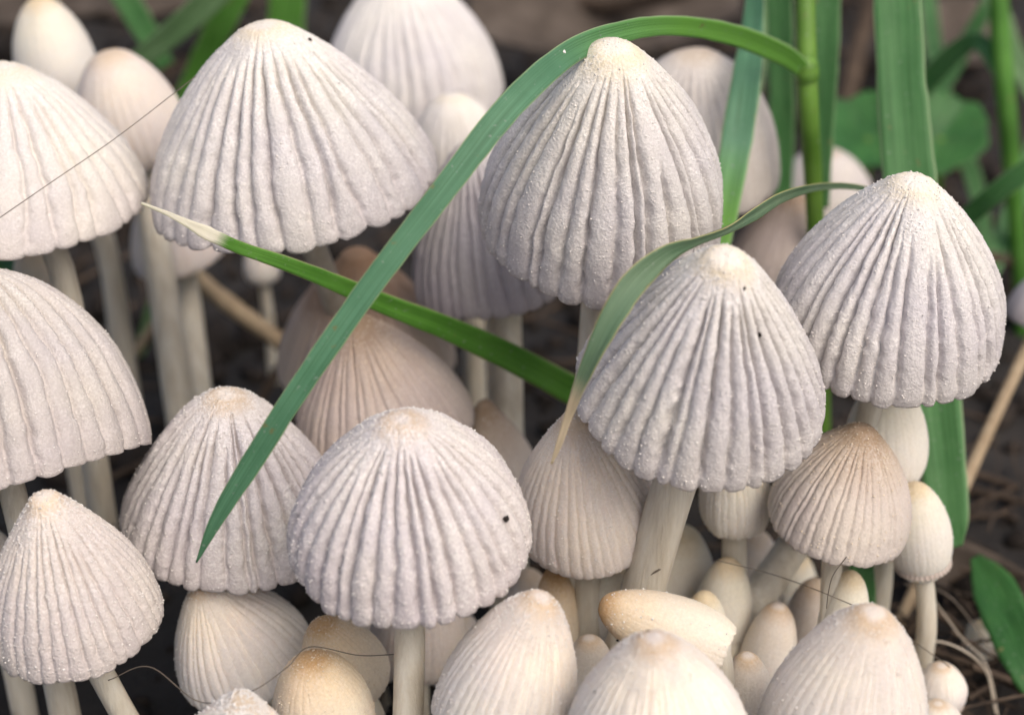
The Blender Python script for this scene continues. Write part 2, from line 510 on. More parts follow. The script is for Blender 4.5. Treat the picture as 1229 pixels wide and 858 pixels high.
def litter_fibres():
    n = 420
    vs = []; fs = []; off = 0
    for i in range(n):
        x, y = rng.uniform(-6, 6), rng.uniform(-2.0, 13)
        a = rng.uniform(0, 2 * np.pi); Ln = rng.uniform(.4, 1.8); r = rng.uniform(.008, .028)
        s = np.linspace(-.5, .5, 6)
        px_ = x + np.cos(a) * s * Ln + rng.uniform(-.15, .15) * s ** 2 * 4
        py_ = y + np.sin(a) * s * Ln + rng.uniform(-.15, .15) * s ** 2 * 4
        pz = ground_h(np.array([x]), np.array([y]))[0] + .06 + rng.uniform(0, .12) + s * rng.uniform(-.3, .3) * Ln
        me_p = np.stack([px_, py_, pz], -1)
        th = np.linspace(0, 2 * np.pi, 5, endpoint=False)
        nx, ny = -np.sin(a), np.cos(a)
        ring = me_p[:, None, :] + r * (np.cos(th)[None, :, None] * np.array([nx, ny, 0]) + np.sin(th)[None, :, None] * np.array([0, 0, 1.]))
        vs.append(ring.reshape(-1, 3)); fs.append(grid_faces(6, 5, True) + off); off += 30
    me = new_mesh('litter', np.vstack(vs), np.vstack(fs))
    o = link('litter', me, M_BARK)
    o['kind'] = 'stuff'
    o['label'] = 'fine brown plant litter lying on the dark soil'
    o['category'] = 'litter'
litter_fibres()

def rootlets():
    vs = []; fs = []; off = 0
    c0 = P(1150, 740, 1.0) - CAM
    g0 = CAM + c0 * (CAM.z / -c0.z)
    for i in range(120):
        x, y = g0.x + rng.normal(0, .75), g0.y + rng.normal(0, .75)
        a = rng.uniform(0, 2 * np.pi); Ln = rng.uniform(.25, 1.3); r = rng.uniform(.004, .012)
        s = np.linspace(-.5, .5, 8)
        bend = rng.uniform(-.6, .6) * Ln
        X = x + np.cos(a) * s * Ln - np.sin(a) * bend * s ** 2
        Y = y + np.sin(a) * s * Ln + np.cos(a) * bend * s ** 2
        Z = float(ground_h(np.array([x]), np.array([y]))[0]) + rng.uniform(.03, .28) + s * rng.uniform(-.35, .35) * Ln
        p = np.stack([X, Y, Z], -1)
        th = np.linspace(0, 2 * np.pi, 5, endpoint=False)
        ring = p[:, None, :] + r * (np.cos(th)[None, :, None] * np.array([-np.sin(a), np.cos(a), 0]) + np.sin(th)[None, :, None] * np.array([0, 0, 1.]))
        vs.append(ring.reshape(-1, 3)); fs.append(grid_faces(8, 5, True) + off); off += 40
    o = link('rootlets', new_mesh('rootlets', np.vstack(vs), np.vstack(fs)), M_BARK)
    o['kind'] = 'stuff'
    o['label'] = 'tangle of fine dry rootlets on the soil at the lower right'
    o['category'] = 'litter'
rootlets()

# ------------------------------------------------------------------ mushrooms
PROF = {
    'bell': [(0, 0), (.004, .07), (.02, .15), (.07, .215), (.18, .375), (.34, .58), (.54, .79), (.75, .94), (.92, 1.0), (1, .995)],
    'flare': [(0, 0), (.004, .065), (.02, .13), (.07, .20), (.18, .345), (.34, .54), (.54, .75), (.75, .915), (.92, 1.0), (1, 1.01)],
    'tent': [(0, 0), (.004, .072), (.02, .155), (.065, .24), (.165, .405), (.32, .613), (.52, .817), (.735, .955), (.92, 1.0), (1, .99)],
    'hat':  [(0, 0), (.004, .08), (.02, .17), (.06, .27), (.15, .44), (.30, .65), (.50, .845), (.72, .97), (.92, 1.0), (1, .985)],
    'cone': [(0, 0), (.004, .07), (.02, .14), (.08, .255), (.22, .45), (.42, .66), (.63, .84), (.83, .96), (.95, 1.0), (1, 1.0)],
    'dome': [(0, 0), (.004, .10), (.018, .21), (.06, .36), (.15, .55), (.30, .74), (.50, .90), (.72, .98), (.90, 1.0), (1, .98)],
    'egg':  [(0, 0), (.005, .12), (.025, .27), (.09, .46), (.22, .68), (.40, .87), (.60, .98), (.76, 1.0), (.90, .95), (1, .84)],
    'bud':  [(0, 0), (.005, .13), (.025, .28), (.09, .49), (.22, .73), (.42, .93), (.60, 1.0), (.78, .95), (.92, .80), (1, .64)],
}

def cap_mesh(name, R, h, prof, nrib, amp, seed, nt_, nr, fine=.006, start=.10):
    r_ = np.random.default_rng(seed)
    pr = np.array(PROF[prof])
    # ring spacing follows arc length
    dense = smooth_path(pr, 400)
    dz = np.diff(dense[:, 0]) * h; dr = np.diff(dense[:, 1]) * R
    arc = np.concatenate([[0], np.cumsum(np.hypot(dz, dr))]); arc /= arc[-1]
    s = np.linspace(0.004, 1, nr)
    T = np.interp(s, arc, dense[:, 0]); RR = np.interp(s, arc, dense[:, 1])
    th = np.linspace(0, 2 * np.pi, nt_, endpoint=False)
    TH_, S = np.meshgrid(th, s)
    # irregular rib boundaries
    step = 2 * np.pi / nrib
    b = (np.arange(nrib) + r_.uniform(-.25, .25, nrib)) * step
    t0 = start + r_.gamma(1.6, .05, nrib).clip(0, .4)
    strength = r_.uniform(.65, 1.2, nrib)
    wob = .17 * step * (vnoise(np.cos(TH_) * 5, np.sin(TH_) * 5, S * 3.0, seed) + .42 * vnoise(np.cos(TH_) * 11, np.sin(TH_) * 11, S * 16, seed + 1) + .34 * vnoise(np.cos(TH_) * 26, np.sin(TH_) * 26, S * 34, seed + 9))
    tw = (TH_ + wob) % (2 * np.pi)
    bb = np.sort(b % (2 * np.pi))
    be = np.concatenate([[bb[-1] - 2 * np.pi], bb, [bb[0] + 2 * np.pi]])
    idx = np.searchsorted(be, tw.ravel(), side='right').reshape(tw.shape) - 1
    idx = idx.clip(0, nrib)
    lo = be[idx]; hi = be[idx + 1]
    dl = (tw - lo) / step; dh = (hi - tw) / step
    kl = (idx - 1) % nrib; kh = idx % nrib
    al = strength[kl] * sstep(t0[kl], t0[kl] + .22, S)
    ah = strength[kh] * sstep(t0[kh], t0[kh] + .22, S)
    def groove(d):
        return .62 * np.exp(-np.abs(d / .105) ** 2.0) + .38 * np.clip(1 - d / .55, 0, 1) ** 1.5
    G = np.maximum(al * groove(dl), ah * groove(dh))
    G = G * (1 - .6 * sstep(.84, 1.0, S))
    # rib crowns of uneven height
    crown = r_.uniform(-.12, .12, nrib + 1)[idx] * sstep(.2, .5, S) * np.clip(1 - G, 0, 1)
    disp = -amp * 1.42 * R * (G + crown)
    lowx, lowy = np.cos(TH_), np.sin(TH_)
    disp += R * .030 * vnoise(lowx * 1.3, lowy * 1.3, S * 1.5, seed + 2) * sstep(0, .3, S)
    x0 = RR[:, None] * R * lowx; y0 = RR[:, None] * R * lowy; z0 = h * (1 - T)[:, None] + 0 * x0
    fs = 1.0 / .015
    disp += fine * (vnoise(x0 * fs, y0 * fs, z0 * fs, seed + 3) + .8 * vnoise(x0 * fs * 2.3, y0 * fs * 2.3, z0 * fs * 2.3, seed + 4)) * (.55 + .45 * (1 - S))
    # outward normal of the profile
    gz = np.gradient(h * (1 - T)); gr = np.gradient(RR * R)
    ln = np.hypot(gz, gr) + 1e-9
    nr_, nz_ = -gz / ln, gr / ln
    rad = RR[:, None] * R + disp * nr_[:, None]
    Z = z0 + disp * nz_[:, None]
    # scalloped, slightly wavy rim
    rimf = sstep(.80, 1.0, S)
    Z += rimf * (h * .016 * G - h * .003 * (1 - G) + h * .030 * vnoise(lowx * 1.7, lowy * 1.7, 0 * S, seed + 5) + h * .012 * vnoise(lowx * 7, lowy * 7, 0 * S, seed + 8))
    # gentle lopsidedness
    lop = r_.uniform(-.05, .05, 2)
    X = rad * lowx + lop[0] * R * (1 - T)[:, None]; Y = rad * lowy + lop[1] * R * (1 - T)[:, None]
    # turned-in lip and inner skin
    lip = []
    rimx, rimy, rimz = X[-1], Y[-1], Z[-1]
    for f, dzz in ((.994, -.001), (.985, .010), (.975, .035), (.93, .12), (.72, .36)):
        lip.append(np.stack([rimx * f, rimy * f, rimz + dzz * h], -1))
    V = np.concatenate([np.stack([X, Y, Z], -1), np.array(lip)], 0)
    nrt = V.shape[0]
    verts = V.reshape(-1, 3)
    t = np.concatenate([S.ravel(), np.ones(len(lip) * nt_)])
    faces = grid_faces(nrt, nt_, True)
    # close the pole
    verts = np.vstack([verts, [X[0].mean(), Y[0].mean(), Z[0].mean() + .002 * h]])
    t = np.append(t, 0.0)
    p = len(verts) - 1
    j = np.arange(0, nt_, 2)
    pole = np.stack([np.full_like(j, p), j, (j + 1) % nt_, (j + 2) % nt_], -1)
    faces = np.vstack([faces, pole])
    me = new_mesh(name, verts, faces, {'t': t})
    surf = np.stack([X, Y, Z], -1)
    return me, surf, np.stack([nr_[:, None] * lowx, nr_[:, None] * lowy, nz_[:, None] + 0 * lowx], -1)

def gill_mesh(name, R, h, rs, n=36):
    nt_ = n * 4
    th = np.linspace(0, 2 * np.pi, nt_, endpoint=False)
    saw = np.abs((np.arange(nt_) % 4) - 2) / 2.0
    rows = []
    for f in np.linspace(0, 1, 6):
        r = R * .90 * (1 - f) + rs * .8 * f
        z = h * (.06 + .46 * f ** .8) + saw * .09 * h * math.sin(math.pi * (.12 + .8 * f))
        rows.append(np.stack([r * np.cos(th), r * np.sin(th), z + 0 * th], -1))
    return new_mesh(name, np.array(rows).reshape(-1, 3), grid_faces(6, nt_, True)[:, ::-1])

OCT_V = np.array([(1, 0, 0), (-1, 0, 0), (0, 1, 0), (0, -1, 0), (0, 0, 1), (0, 0, -1)], float)
OCT_F = np.array([(0, 2, 4), (2, 1, 4), (1, 3, 4), (3, 0, 4), (2, 0, 5), (1, 2, 5), (3, 1, 5), (0, 3, 5)])

def grain_mesh(name, surf, nrm, n, seed, size, apex_bias):
    r_ = np.random.default_rng(seed)
    nr, nc = surf.shape[:2]
    k1 = int(n * (1 - apex_bias))
    i = np.concatenate([(np.sqrt(r_.uniform(.01, 1, k1)) * (nr - 1)).astype(int), (np.sqrt(r_.uniform(0.0, .10, n - k1)) * (nr - 1)).astype(int)])
    j = r_.integers(0, nc, n)
    c = surf[i, j]; nn = nrm[i, j]
    s = size * r_.gamma(3.0, .33, n).clip(.3, 2.2)
    v = OCT_V[None] * s[:, None, None] * r_.uniform(.55, 1.35, (n, 6, 1))
    ang = r_.uniform(0, 6.283, n)
    ca, sa = np.cos(ang)[:, None], np.sin(ang)[:, None]
    v = np.stack([v[..., 0] * ca - v[..., 1] * sa, v[..., 0] * sa + v[..., 1] * ca, v[..., 2]], -1)
    v = v + (c + nn * (s * .35)[:, None])[:, None, :]
    f = OCT_F[None] + (np.arange(n) * 6)[:, None, None]
    return new_mesh(name, v.reshape(-1, 3), f.reshape(-1, 3))

RESN = {'hero': (460, 88), 'near': (330, 80), 'mid': (240, 64), 'low': (130, 42)}
GROUP = 'mushrooms of the clump'
CAPINFO = []

def mushroom(label, apex, rim, Rpx, d, prof, nrib, amp, pal, res='hero', stem=16, via=None, df=0.0, grains=0, gsize=.0027, gbias=.22, start=.07, fine=None, warm=False, stem_mat=None, drop=False):
    seed = len(CAPINFO) * 31 + 11
    if res == 'low' and prof in ('egg', 'bud') and 620 < rim[0] < 1020 and rim[1] > 690:
        rim = (rim[0], rim[1] + 30)
    c = P(rim[0], rim[1], d)
    ray = (c - CAM).normalized()
    right = ray.cross(Vector((0, 0, 1))).normalized()
    up = right.cross(ray)
    pitch = math.asin(-ray.z)
    face = pitch + math.radians(df)
    u = Vector((apex[0] - rim[0], -(apex[1] - rim[1])))
    ul = u.length; u /= ul
    axis = (right * u.x + up * u.y) * math.cos(face) - ray * math.sin(face)
    axis.normalize()
    k = pxs(d)
    h = ul * k / math.cos(face)
    R = Rpx * k
    rs = stem * k
    # ground contact of the stem
    if via is not None:
        q = P(*via)
        dirv = q - c
        if dirv.z > -.05:
            dirv = Vector((dirv.x, dirv.y, -.3))
        base = Vector((q.x, q.y, 0)) if drop else c + dirv * (c.z / -dirv.z)
        base.z = float(ground_h(np.array([base.x]), np.array([base.y]))[0])
        b1 = c - axis * (R * .25); b2 = q if drop else c.lerp(base, .55)
    else:
        lean = axis.copy(); lean.z = 0
        base = Vector((c.x - lean.x * c.z * .45, c.y - lean.y * c.z * .45 + .05, 0))
        base.z = float(ground_h(np.array([base.x]), np.array([base.y]))[0])
        b1 = c - axis * (c.z * .30); b2 = base + Vector((0, 0, c.z * .45))
    th = empty('mushroom', base)
    tag(th, label, 'mushroom', GROUP)
    z = Vector(axis)
    x = right - z * right.dot(z); x.normalize()
    y = z.cross(x)
    rot = Matrix((x, y, z)).transposed().to_quaternion()
    rot = rot @ Quaternion((0, 0, 1), random.uniform(0, 6.28))
    if res == 'hero' and amp < .041:
        res = 'near'
    nt_, nr = RESN[res]
    if fine is None:
        fine = {'hero': .0026, 'near': .0022, 'mid': .002, 'low': .001}[res] * (1.0 if amp > .04 else .45)
    me, surf, nrm = cap_mesh('cap', R, h, prof, nrib, amp, seed, nt_, nr, fine=fine, start=start)
    cap = link('cap', me, cap_material(pal), th, c - base, rot)
    link('gills', gill_mesh('gills', R, h, rs), M_GILL, cap)
    if not grains and res == 'mid':
        grains = 90
    if grains:
        g = link('veil_grains', grain_mesh('veil_grains', surf, nrm, int(grains * 2.5), seed + 5, gsize, gbias), M_GRAINY if warm else M_GRAIN, cap)
        g['kind'] = 'stuff'
    # stem
    top = c + axis * (h * .80)
    low = base + Vector((random.uniform(-.05, .05), random.uniform(-.05, .05), -.25))
    pts = smooth_path([top, c, b1.lerp(b2, .15), b2, base, low] if via is None else [top, c, b2, base, low], 30)
    tt = np.linspace(0, 1, 30)
    rad = rs * (.86 + .30 * tt ** 1.5)
    pts = pts - np.array(base)
    link('stem', tube_mesh('stem', pts, rad, 20, noise=.16, seed=seed), stem_mat or M_STEM, th)
    CAPINFO.append((label, c, axis, R, h, cap))
    return th

# --- the sharp front caps
mushroom('large grey cone-shaped mushroom cap at upper left, behind the dry-tipped grass blade', (334, 36), (355, 226), 172, 8.5, 'cone', 34, .075, 'grey', stem=18, via=(424, 420, 10.2), grains=900)
mushroom('pale ivory mushroom cut by the left edge, with a hair lying across its cap', (14, 86), (6, 238), 170, 8.5, 'cone', 32, .045, 'ivory', stem=17, via=(78, 340, 8.6), drop=True, grains=700)
mushroom('tall grey ribbed mushroom under the arch of the long grass blade', (732, 74), (718, 264), 146, 8.1, 'tent', 34, .075, 'grey', stem=14, via=(705, 430, 8.3), df=18, grains=1300)
mushroom('grey ribbed mushroom in the centre right with a wilting leaf curled over it', (858, 314), (839, 474), 149, 7.35, 'flare', 34, .075, 'grey', stem=30, via=(772, 700, 7.85), df=16, grains=2200)
mushroom('bright grey ribbed mushroom at right, standing before the broad upright grass blade', (1068, 224), (1060, 402), 138, 7.95, 'tent', 34, .070, 'ash', stem=16, df=8, grains=1600)
mushroom('large grey-beige mushroom cut by the left edge at mid height', (-4, 322), (8, 564), 177, 7.75, 'dome', 34, .058, 'beige', stem=18, df=-26, grains=1000)
mushroom('lavender-grey mushroom crossed by the pointed tip of the long grass blade', (288, 484), (279, 626), 133, 8.2, 'cone', 34, .075, 'lav', stem=16, df=5, grains=1500, gbias=.35)
mushroom('lavender-white dome mushroom in front centre with one square dark speck', (485, 514), (493, 652), 144, 7.15, 'tent', 34, .075, 'lav', stem=20, via=(490, 850, 7.3), df=6, grains=2400)
mushroom('pale mushroom with a knobbed top near the lower left corner', (82, 596), (93, 748), 102, 7.45, 'bell', 36, .042, 'dust', stem=17, via=(150, 850, 7.7), grains=1500, gbias=.35)
# --- brown and half-shaded ones behind the crossing blades
mushroom('pinkish brown mushroom behind the crossing of the two grass blades', (432, 388), (464, 522), 110, 8.92, 'bell', 40, .032, 'tan', stem=16, grains=900, gbias=.3, warm=True)
mushroom('darkest brown mushroom half hidden under the large grey cone cap', (432, 305), (441, 440), 108, 10.1, 'bell', 40, .040, 'brown', res='mid', stem=16)
mushroom('lilac shaded mushroom half hidden behind the tall grey ribbed one', (566, 176), (602, 330), 106, 9.35, 'cone', 34, .070, 'blue', res='mid', stem=23, via=(606, 500, 9.45))
mushroom('small orange-brown cap peeping out behind the front centre dome', (583, 486), (597, 590), 56, 9.3, 'bell', 32, .025, 'umber', res='mid', stem=14)
mushroom('smooth pale pinkish mushroom under the brown tip of the wilting leaf', (688, 505), (707, 626), 90, 8.05, 'bell', 40, .024, 'pale', stem=20, df=10, via=(712, 800, 8.3), grains=700)
mushroom('small cream cap tucked under the right rim of the leaf-covered mushroom', (874, 530), (882, 628), 43, 8.35, 'egg', 30, .022, 'egg', res='mid', stem=16)
mushroom('brown-topped bell mushroom under the bright one at right', (1024, 514), (1003, 626), 85, 8.0, 'tent', 40, .030, 'umber', stem=14, via=(1000, 720, 8.1), grains=350, warm=True)
mushroom('cream young cap wedged between the right grey mushroom and the brown-topped one', (1050, 462), (1062, 566), 50, 8.55, 'egg', 30, .012, 'egg', res='mid', stem=16)
mushroom('smooth white egg-shaped cap at the right side of the brown-topped mushroom', (1083, 586), (1108, 684), 38, 8.5, 'bud', 30, .008, 'egg', res='mid', stem=13)
# --- bottom row
mushroom('cream mushroom below the lavender-grey one, next to two ochre buds', (256, 694), (296, 792), 83, 8.2, 'bell', 38, .030, 'white', stem=18, grains=700)
mushroom('ochre-topped young cap leaning right, the rear one of two', (392, 746), (430, 822), 49, 7.95, 'egg', 32, .015, 'ochre', res='mid', stem=14, grains=250, warm=True)
mushroom('ochre-topped young cap, the front one of two, cut by the bottom edge', (380, 792), (396, 882), 60, 7.45, 'egg', 32, .015, 'ochre', res='mid', stem=15, grains=350, warm=True)
mushroom('grainy-topped cap only just rising into view at the bottom edge', (300, 838), (282, 918), 74, 6.9, 'bell', 34, .035, 'pale', stem=16, grains=900, gbias=.6, gsize=.0042)
mushroom('white egg-shaped young mushroom leaning right at the bottom centre', (650, 728), (597, 866), 84, 7.1, 'hat', 42, .026, 'white', stem=18, grains=1500, gbias=.35)
mushroom('white mushroom with ochre knob, cut by the bottom edge right of centre', (779, 772), (790, 905), 112, 6.7, 'tent', 42, .024, 'white', stem=20, grains=1700, gbias=.35)
mushroom('smooth white cone mushroom at the bottom right, cut by the edge', (1027, 738), (1004, 900), 99, 7.05, 'hat', 42, .013, 'white', stem=20, grains=1500)
mushroom('ochre-ended young cap lying on its side behind the bottom row', (718, 738), (862, 782), 46, 7.25, 'egg', 32, .008, 'ochre', res='mid', stem=18, via=(852, 880, 7.5), df=-25)
mushroom('narrow ochre bud behind the leaning egg-shaped mushroom', (664, 688), (672, 772), 33, 8.45, 'egg', 28, .010, 'ochre', res='low', stem=14)
mushroom('pale cap hidden behind the stem of the front centre dome', (505, 690), (500, 792), 56, 8.55, 'egg', 30, .015, 'pale', res='mid', stem=16)
mushroom('cream bud left of the fat stem, under the leaf-covered mushroom', (806, 640), (796, 745), 56, 9.1, 'egg', 28, .008, 'egg', res='low', stem=15)
mushroom('cream bud right of the fat stem, above the slanting stem', (866, 676), (862, 750), 36, 8.6, 'bud', 28, .008, 'egg', res='low', stem=15)
mushroom('pale egg-shaped bud under the slanting stem', (922, 728), (912, 802), 34, 8.5, 'bud', 28, .008, 'white', res='low', stem=14)
mushroom('pale bud between the slanting stem and the bottom right white cone', (968, 700), (962, 775), 34, 9.0, 'bud', 28, .008, 'pale', res='low', stem=16)
mushroom('small cream cap with a slanting pale stem behind the brown-topped mushroom', (985, 560), (962, 640), 36, 8.75, 'egg', 28, .012, 'pale', res='low', stem=20, via=(888, 745, 8.5))
mushroom('pale cream bud just left of the ochre-ended lying cap', (735, 668), (738, 748), 36, 8.4, 'egg', 28, .008, 'egg', res='low', stem=15)
mushroom('pale bud low in the gap above the ochre-knobbed white cap', (704, 768), (706, 826), 34, 8.1, 'bud', 28, .008, 'white', res='low', stem=15)
mushroom('pale cap at the right of the front centre dome stem', (548, 734), (544, 806), 40, 9.0, 'egg', 28, .010, 'pale', res='low', stem=15)
mushroom('pale cap half covered by the rear ochre-topped bud, left of the dome stem', (452, 728), (450, 796), 44, 9.0, 'egg', 28, .010, 'white', res='low', stem=15)
mushroom('cream bud deep behind the pale pinkish mushroom stem', (765, 650), (768, 716), 34, 9.9, 'bud', 28, .008, 'egg', res='low', stem=14)
mushroom('pale bud standing at the foot of the brown-topped mushroom', (1010, 690), (1004, 758), 30, 8.3, 'bud', 28, .008, 'egg', res='low', stem=14)
mushroom('cream bud behind the narrow ochre bud, left of the pale pinkish stem', (636, 690), (634, 756), 34, 9.4, 'egg', 28, .012, 'pale', res='low', stem=15)
mushroom('pale cap wedged between the fat stem and the slanting stem', (838, 716), (842, 778), 34, 8.2, 'egg', 28, .012, 'egg', res='low', stem=16)
mushroom('pale cap just above the bottom edge between the two bottom right caps', (890, 790), (893, 850), 36, 7.7, 'egg', 30, .015, 'white', res='low', stem=16)
mushroom('faint cream cap far back under the small cream cap', (900, 640), (898, 700), 36, 9.6, 'egg', 28, .012, 'pale', res='low', stem=16)
mushroom('pale bud tucked low against the left flank of the bottom right cone', (944, 800), (950, 856), 32, 7.9, 'egg', 28, .012, 'egg', res='low', stem=15)
mushroom('cream cap behind the white bud left of the bottom right cone', (948, 668), (944, 724), 32, 10.1, 'egg', 28, .012, 'egg', res='low', stem=15)
mushroom('tiny pale button by the bottom right corner, the upper of two', (1122, 800), (1128, 846), 31, 8.6, 'bud', 24, .030, 'white', res='low', stem=16)
mushroom('tiny pale button by the bottom right corner, the lower of two', (1118, 846), (1122, 890), 32, 8.3, 'bud', 24, .020, 'white', res='low', stem=16)
mushroom('tiny blurred white button on the soil near the right edge', (1172, 748), (1180, 786), 24, 9.6, 'bud', 24, .010, 'egg', res='low', stem=12)
mushroom('sliver of a pale cap at the left edge under the big beige one', (-14, 630), (-10, 705), 40, 8.4, 'egg', 28, .02, 'ivory', res='low', stem=16)
# --- blurred ones behind
mushroom('blurred grey mushroom cut by the top edge, behind the large grey cone', (480, -26), (497, 128), 110, 11.2, 'hat', 34, .040, 'ash', res='mid', stem=18)
mushroom('small blurred cap between the top-edge mushroom and the long grass blade', (547, 116), (554, 206), 56, 10.2, 'dome', 32, .035, 'ivory', res='mid', stem=14)
mushroom('blurred beige ribbed mushroom behind the tall grey one, right of it', (826, 70), (836, 222), 101, 10.0, 'dome', 36, .034, 'beige', res='mid', stem=16)
mushroom('far blurred dome behind the thin upright grass stalk', (986, 182), (986, 262), 62, 12.3, 'dome', 30, .015, 'beige', res='low', stem=16)
mushroom('blurred beige cap behind the right grey mushroom, under the wilting leaf', (945, 232), (938, 318), 62, 10.2, 'bell', 32, .020, 'tan', res='low', stem=16)
mushroom('smooth cream egg-shaped mushroom in the upper left corner', (62, 2), (76, 112), 48, 10.3, 'egg', 26, .006, 'egg', res='mid', stem=15)
mushroom('smooth blurred cream cap between the left-edge mushroom and the large grey cone', (148, 64), (170, 186), 64, 9.95, 'egg', 30, .015, 'pale', res='mid', stem=20, via=(218, 490, 10.3))
mushroom('blurred pale cap below the dry blade tip, over a thick pale stem', (196, 214), (218, 306), 58, 10.9, 'bell', 28, .010, 'pale', res='low', stem=15, via=(240, 470, 11.0))
mushroom('tiny blurred white cap under the rim of the large grey cone', (314, 288), (316, 334), 22, 11.8, 'egg', 24, .008, 'white', res='low', stem=7)
mushroom('small cream bud between the two left-edge mushrooms', (44, 296), (46, 350), 24, 9.6, 'bud', 24, .008, 'ochre', res='low', stem=10)
mushroom('thin bent mushroom at the right edge with a long tan stem', (1252, 318), (1250, 378), 42, 10.2, 'bell', 26, .02, 'blue', res='low', stem=8, via=(1160, 560, 10.0), stem_mat=M_STRAW)

# ------------------------------------------------------------------ grass
def blade_mesh(name, pts, n=70, fold=.18, thick=.012, cols=9):
    """pts rows: px, py, depth, half width in px, roll in degrees (0 = flat to the lens)"""
    p = smooth_path(pts, n)
    c = np.array([P(r[0], r[1], r[2]) for r in p])
    w = np.array([max(r[3], .15) * pxs(r[2]) for r in p])
    roll = np.radians(p[:, 4])
    tan = np.gradient(c, axis=0); tan /= np.linalg.norm(tan, axis=1)[:, None]
    view = np.array(CAM)[None] - c; view /= np.linalg.norm(view, axis=1)[:, None]
    side = np.cross(tan, view); side /= np.linalg.norm(side, axis=1)[:, None]
    nrm = np.cross(side, tan)
    ca, sa = np.cos(roll)[:, None], np.sin(roll)[:, None]
    s2 = side * ca + nrm * sa; n2 = nrm * ca - side * sa
    u = np.linspace(-1, 1, cols)
    top = []; bot = []
    for k, uu in enumerate(u):
        off = fold * w * (abs(uu) ** 1.3 - .5)
        jag = 1.0 + .035 * vnoise(np.linspace(0, n * .45, n), uu * 3.0, 0, int(pts[0][0]) % 97) * abs(uu)
        top.append(c + s2 * (uu * w * jag)[:, None] + n2 * (off + thick * .5 * (1 - .7 * uu ** 4))[:, None])
        bot.append(c + s2 * (uu * w * jag)[:, None] + n2 * (off - thick * .5 * (1 - .7 * uu ** 4) - thick * .8 * math.exp(-(uu * 5) ** 2))[:, None])
    ring = np.stack(top + bot[::-1], 1)
    m = ring.shape[1]
    uu = (np.concatenate([u, u[::-1]]) + 1) / 2
    t = np.repeat(np.linspace(0, 1, n), m); U = np.tile(uu, n)
    verts = ring.reshape(-1, 3)
    faces = grid_faces(n, m, True)
    ends = []
    for k in range(cols - 1):
        a, b = k, k + 1; cc, dd = m - 2 - k, m - 1 - k
        ends.append([a, b, cc, dd])
        o = (n - 1) * m
        ends.append([o + dd, o + cc, o + b, o + a])
    return new_mesh(name, verts, np.vstack([faces, np.array(ends)]), {'t': t, 'u': U})

def blade(label, pts, mat, group='grass blades', name='grass_shoot', **kw):
    me = blade_mesh(name, pts, **kw)
    base = Vector(me.vertices[0].co)
    me.transform(Matrix.Translation(-base))
    return tag(link(name, me, mat, None, base), label, 'grass', group)

def stalk_part(name, pts, mat, parent, r0):
    p = smooth_path(pts, 30)
    c = np.array([P(r[0], r[1], r[2]) for r in p]) - np.array(parent.location)
    rad = np.array([r[3] * pxs(r[2]) for r in p])
    me = tube_mesh(name, c, rad, 12, noise=.05, seed=3)
    a = me.attributes.new('u', 'FLOAT', 'POINT')
    a.data.foreach_set('value', np.full(len(me.vertices), .4, dtype=np.float32))
    return link(name, me, mat, parent)

# the upright stalk with the long arching leaf that crosses the picture
st = empty('grass_plant', P(985, 330, 10.2))
tag(st, 'grass stalk whose long leaf arches over and crosses the whole clump', 'grass', 'grass plants')
stalk_part('stalk', [(966, -60, 9.2, 12, 0), (968, 60, 9.2, 12, 0), (971, 140, 9.3, 12, 0), (977, 230, 9.6, 11, 0), (984, 420, 10.2, 11, 0), (986, 560, 10.6, 11, 0)], G_STALK, st, 0)
stalk_part('node', [(966, 70, 9.2, 13, 0), (968, 84, 9.19, 15, 0), (970, 98, 9.2, 13, 0)], G_STALK, st, 0)
lm = blade_mesh('leaf', [(969, 88, 9.18, 9, 10), (940, 66, 9.0, 13, 12), (880, 42, 8.6, 13, 12), (810, 31, 8.1, 12, 10), (745, 39, 7.6, 13, 6), (680, 66, 7.2, 15, 5),
                         (610, 130, 6.95, 16.5, 0), (545, 212, 6.85, 15.5, -4), (475, 303, 6.8, 15, -5), (415, 385, 6.8, 14.5, -5), (350, 480, 6.85, 13.5, -3), (300, 558, 6.95, 13, 0), (262, 620, 7.05, 9, 0), (236, 674, 7.15, 1.2, 0)], n=150, fold=.16, thick=.014)
lm.transform(Matrix.Translation(-Vector(st.location)))
lf = link('leaf', lm, G_BLUE, st)
lf['label'] = 'long blue-green leaf arching across the clump'

blade('green grass blade with a dry white tip, crossing under the long leaf', [(740, 500, 9.1, 19, 10), (690, 470, 8.95, 18, 10), (620, 432, 8.75, 17, 10), (540, 395, 8.5, 15, 12), (460, 364, 8.2, 13, 15), (400, 338, 7.95, 11, 15), (340, 315, 7.75, 9, 15), (290, 298, 7.6, 8, 10),
      (262, 286, 7.5, 8, 5), (245, 278, 7.47, 8, 0), (225, 268, 7.43, 5, 0), (200, 256, 7.4, 2.8, 0), (170, 244, 7.35, 1.6, 0)], G_TIP, n=110, thick=.02)
blade('wilting thin leaf draped over the centre right mushroom, with a tan tip', [(1085, 246, 9.0, 2, 10), (1035, 226, 8.7, 3.5, 10), (985, 224, 8.25, 5, 30), (940, 236, 7.8, 8, 40), (905, 257, 7.45, 9, 40), (872, 276, 7.15, 7, 55), (835, 290, 6.93, 8, 50),
      (800, 305, 6.82, 13, 30), (765, 335, 6.74, 16, 10), (738, 375, 6.70, 15, -5), (715, 420, 6.72, 12, -20), (696, 462, 6.8, 8, -15), (682, 500, 6.9, 5, 0), (672, 530, 6.95, 4, 0), (662, 556, 7.0, 1.5, 0)], G_WILT, n=120, fold=.3)
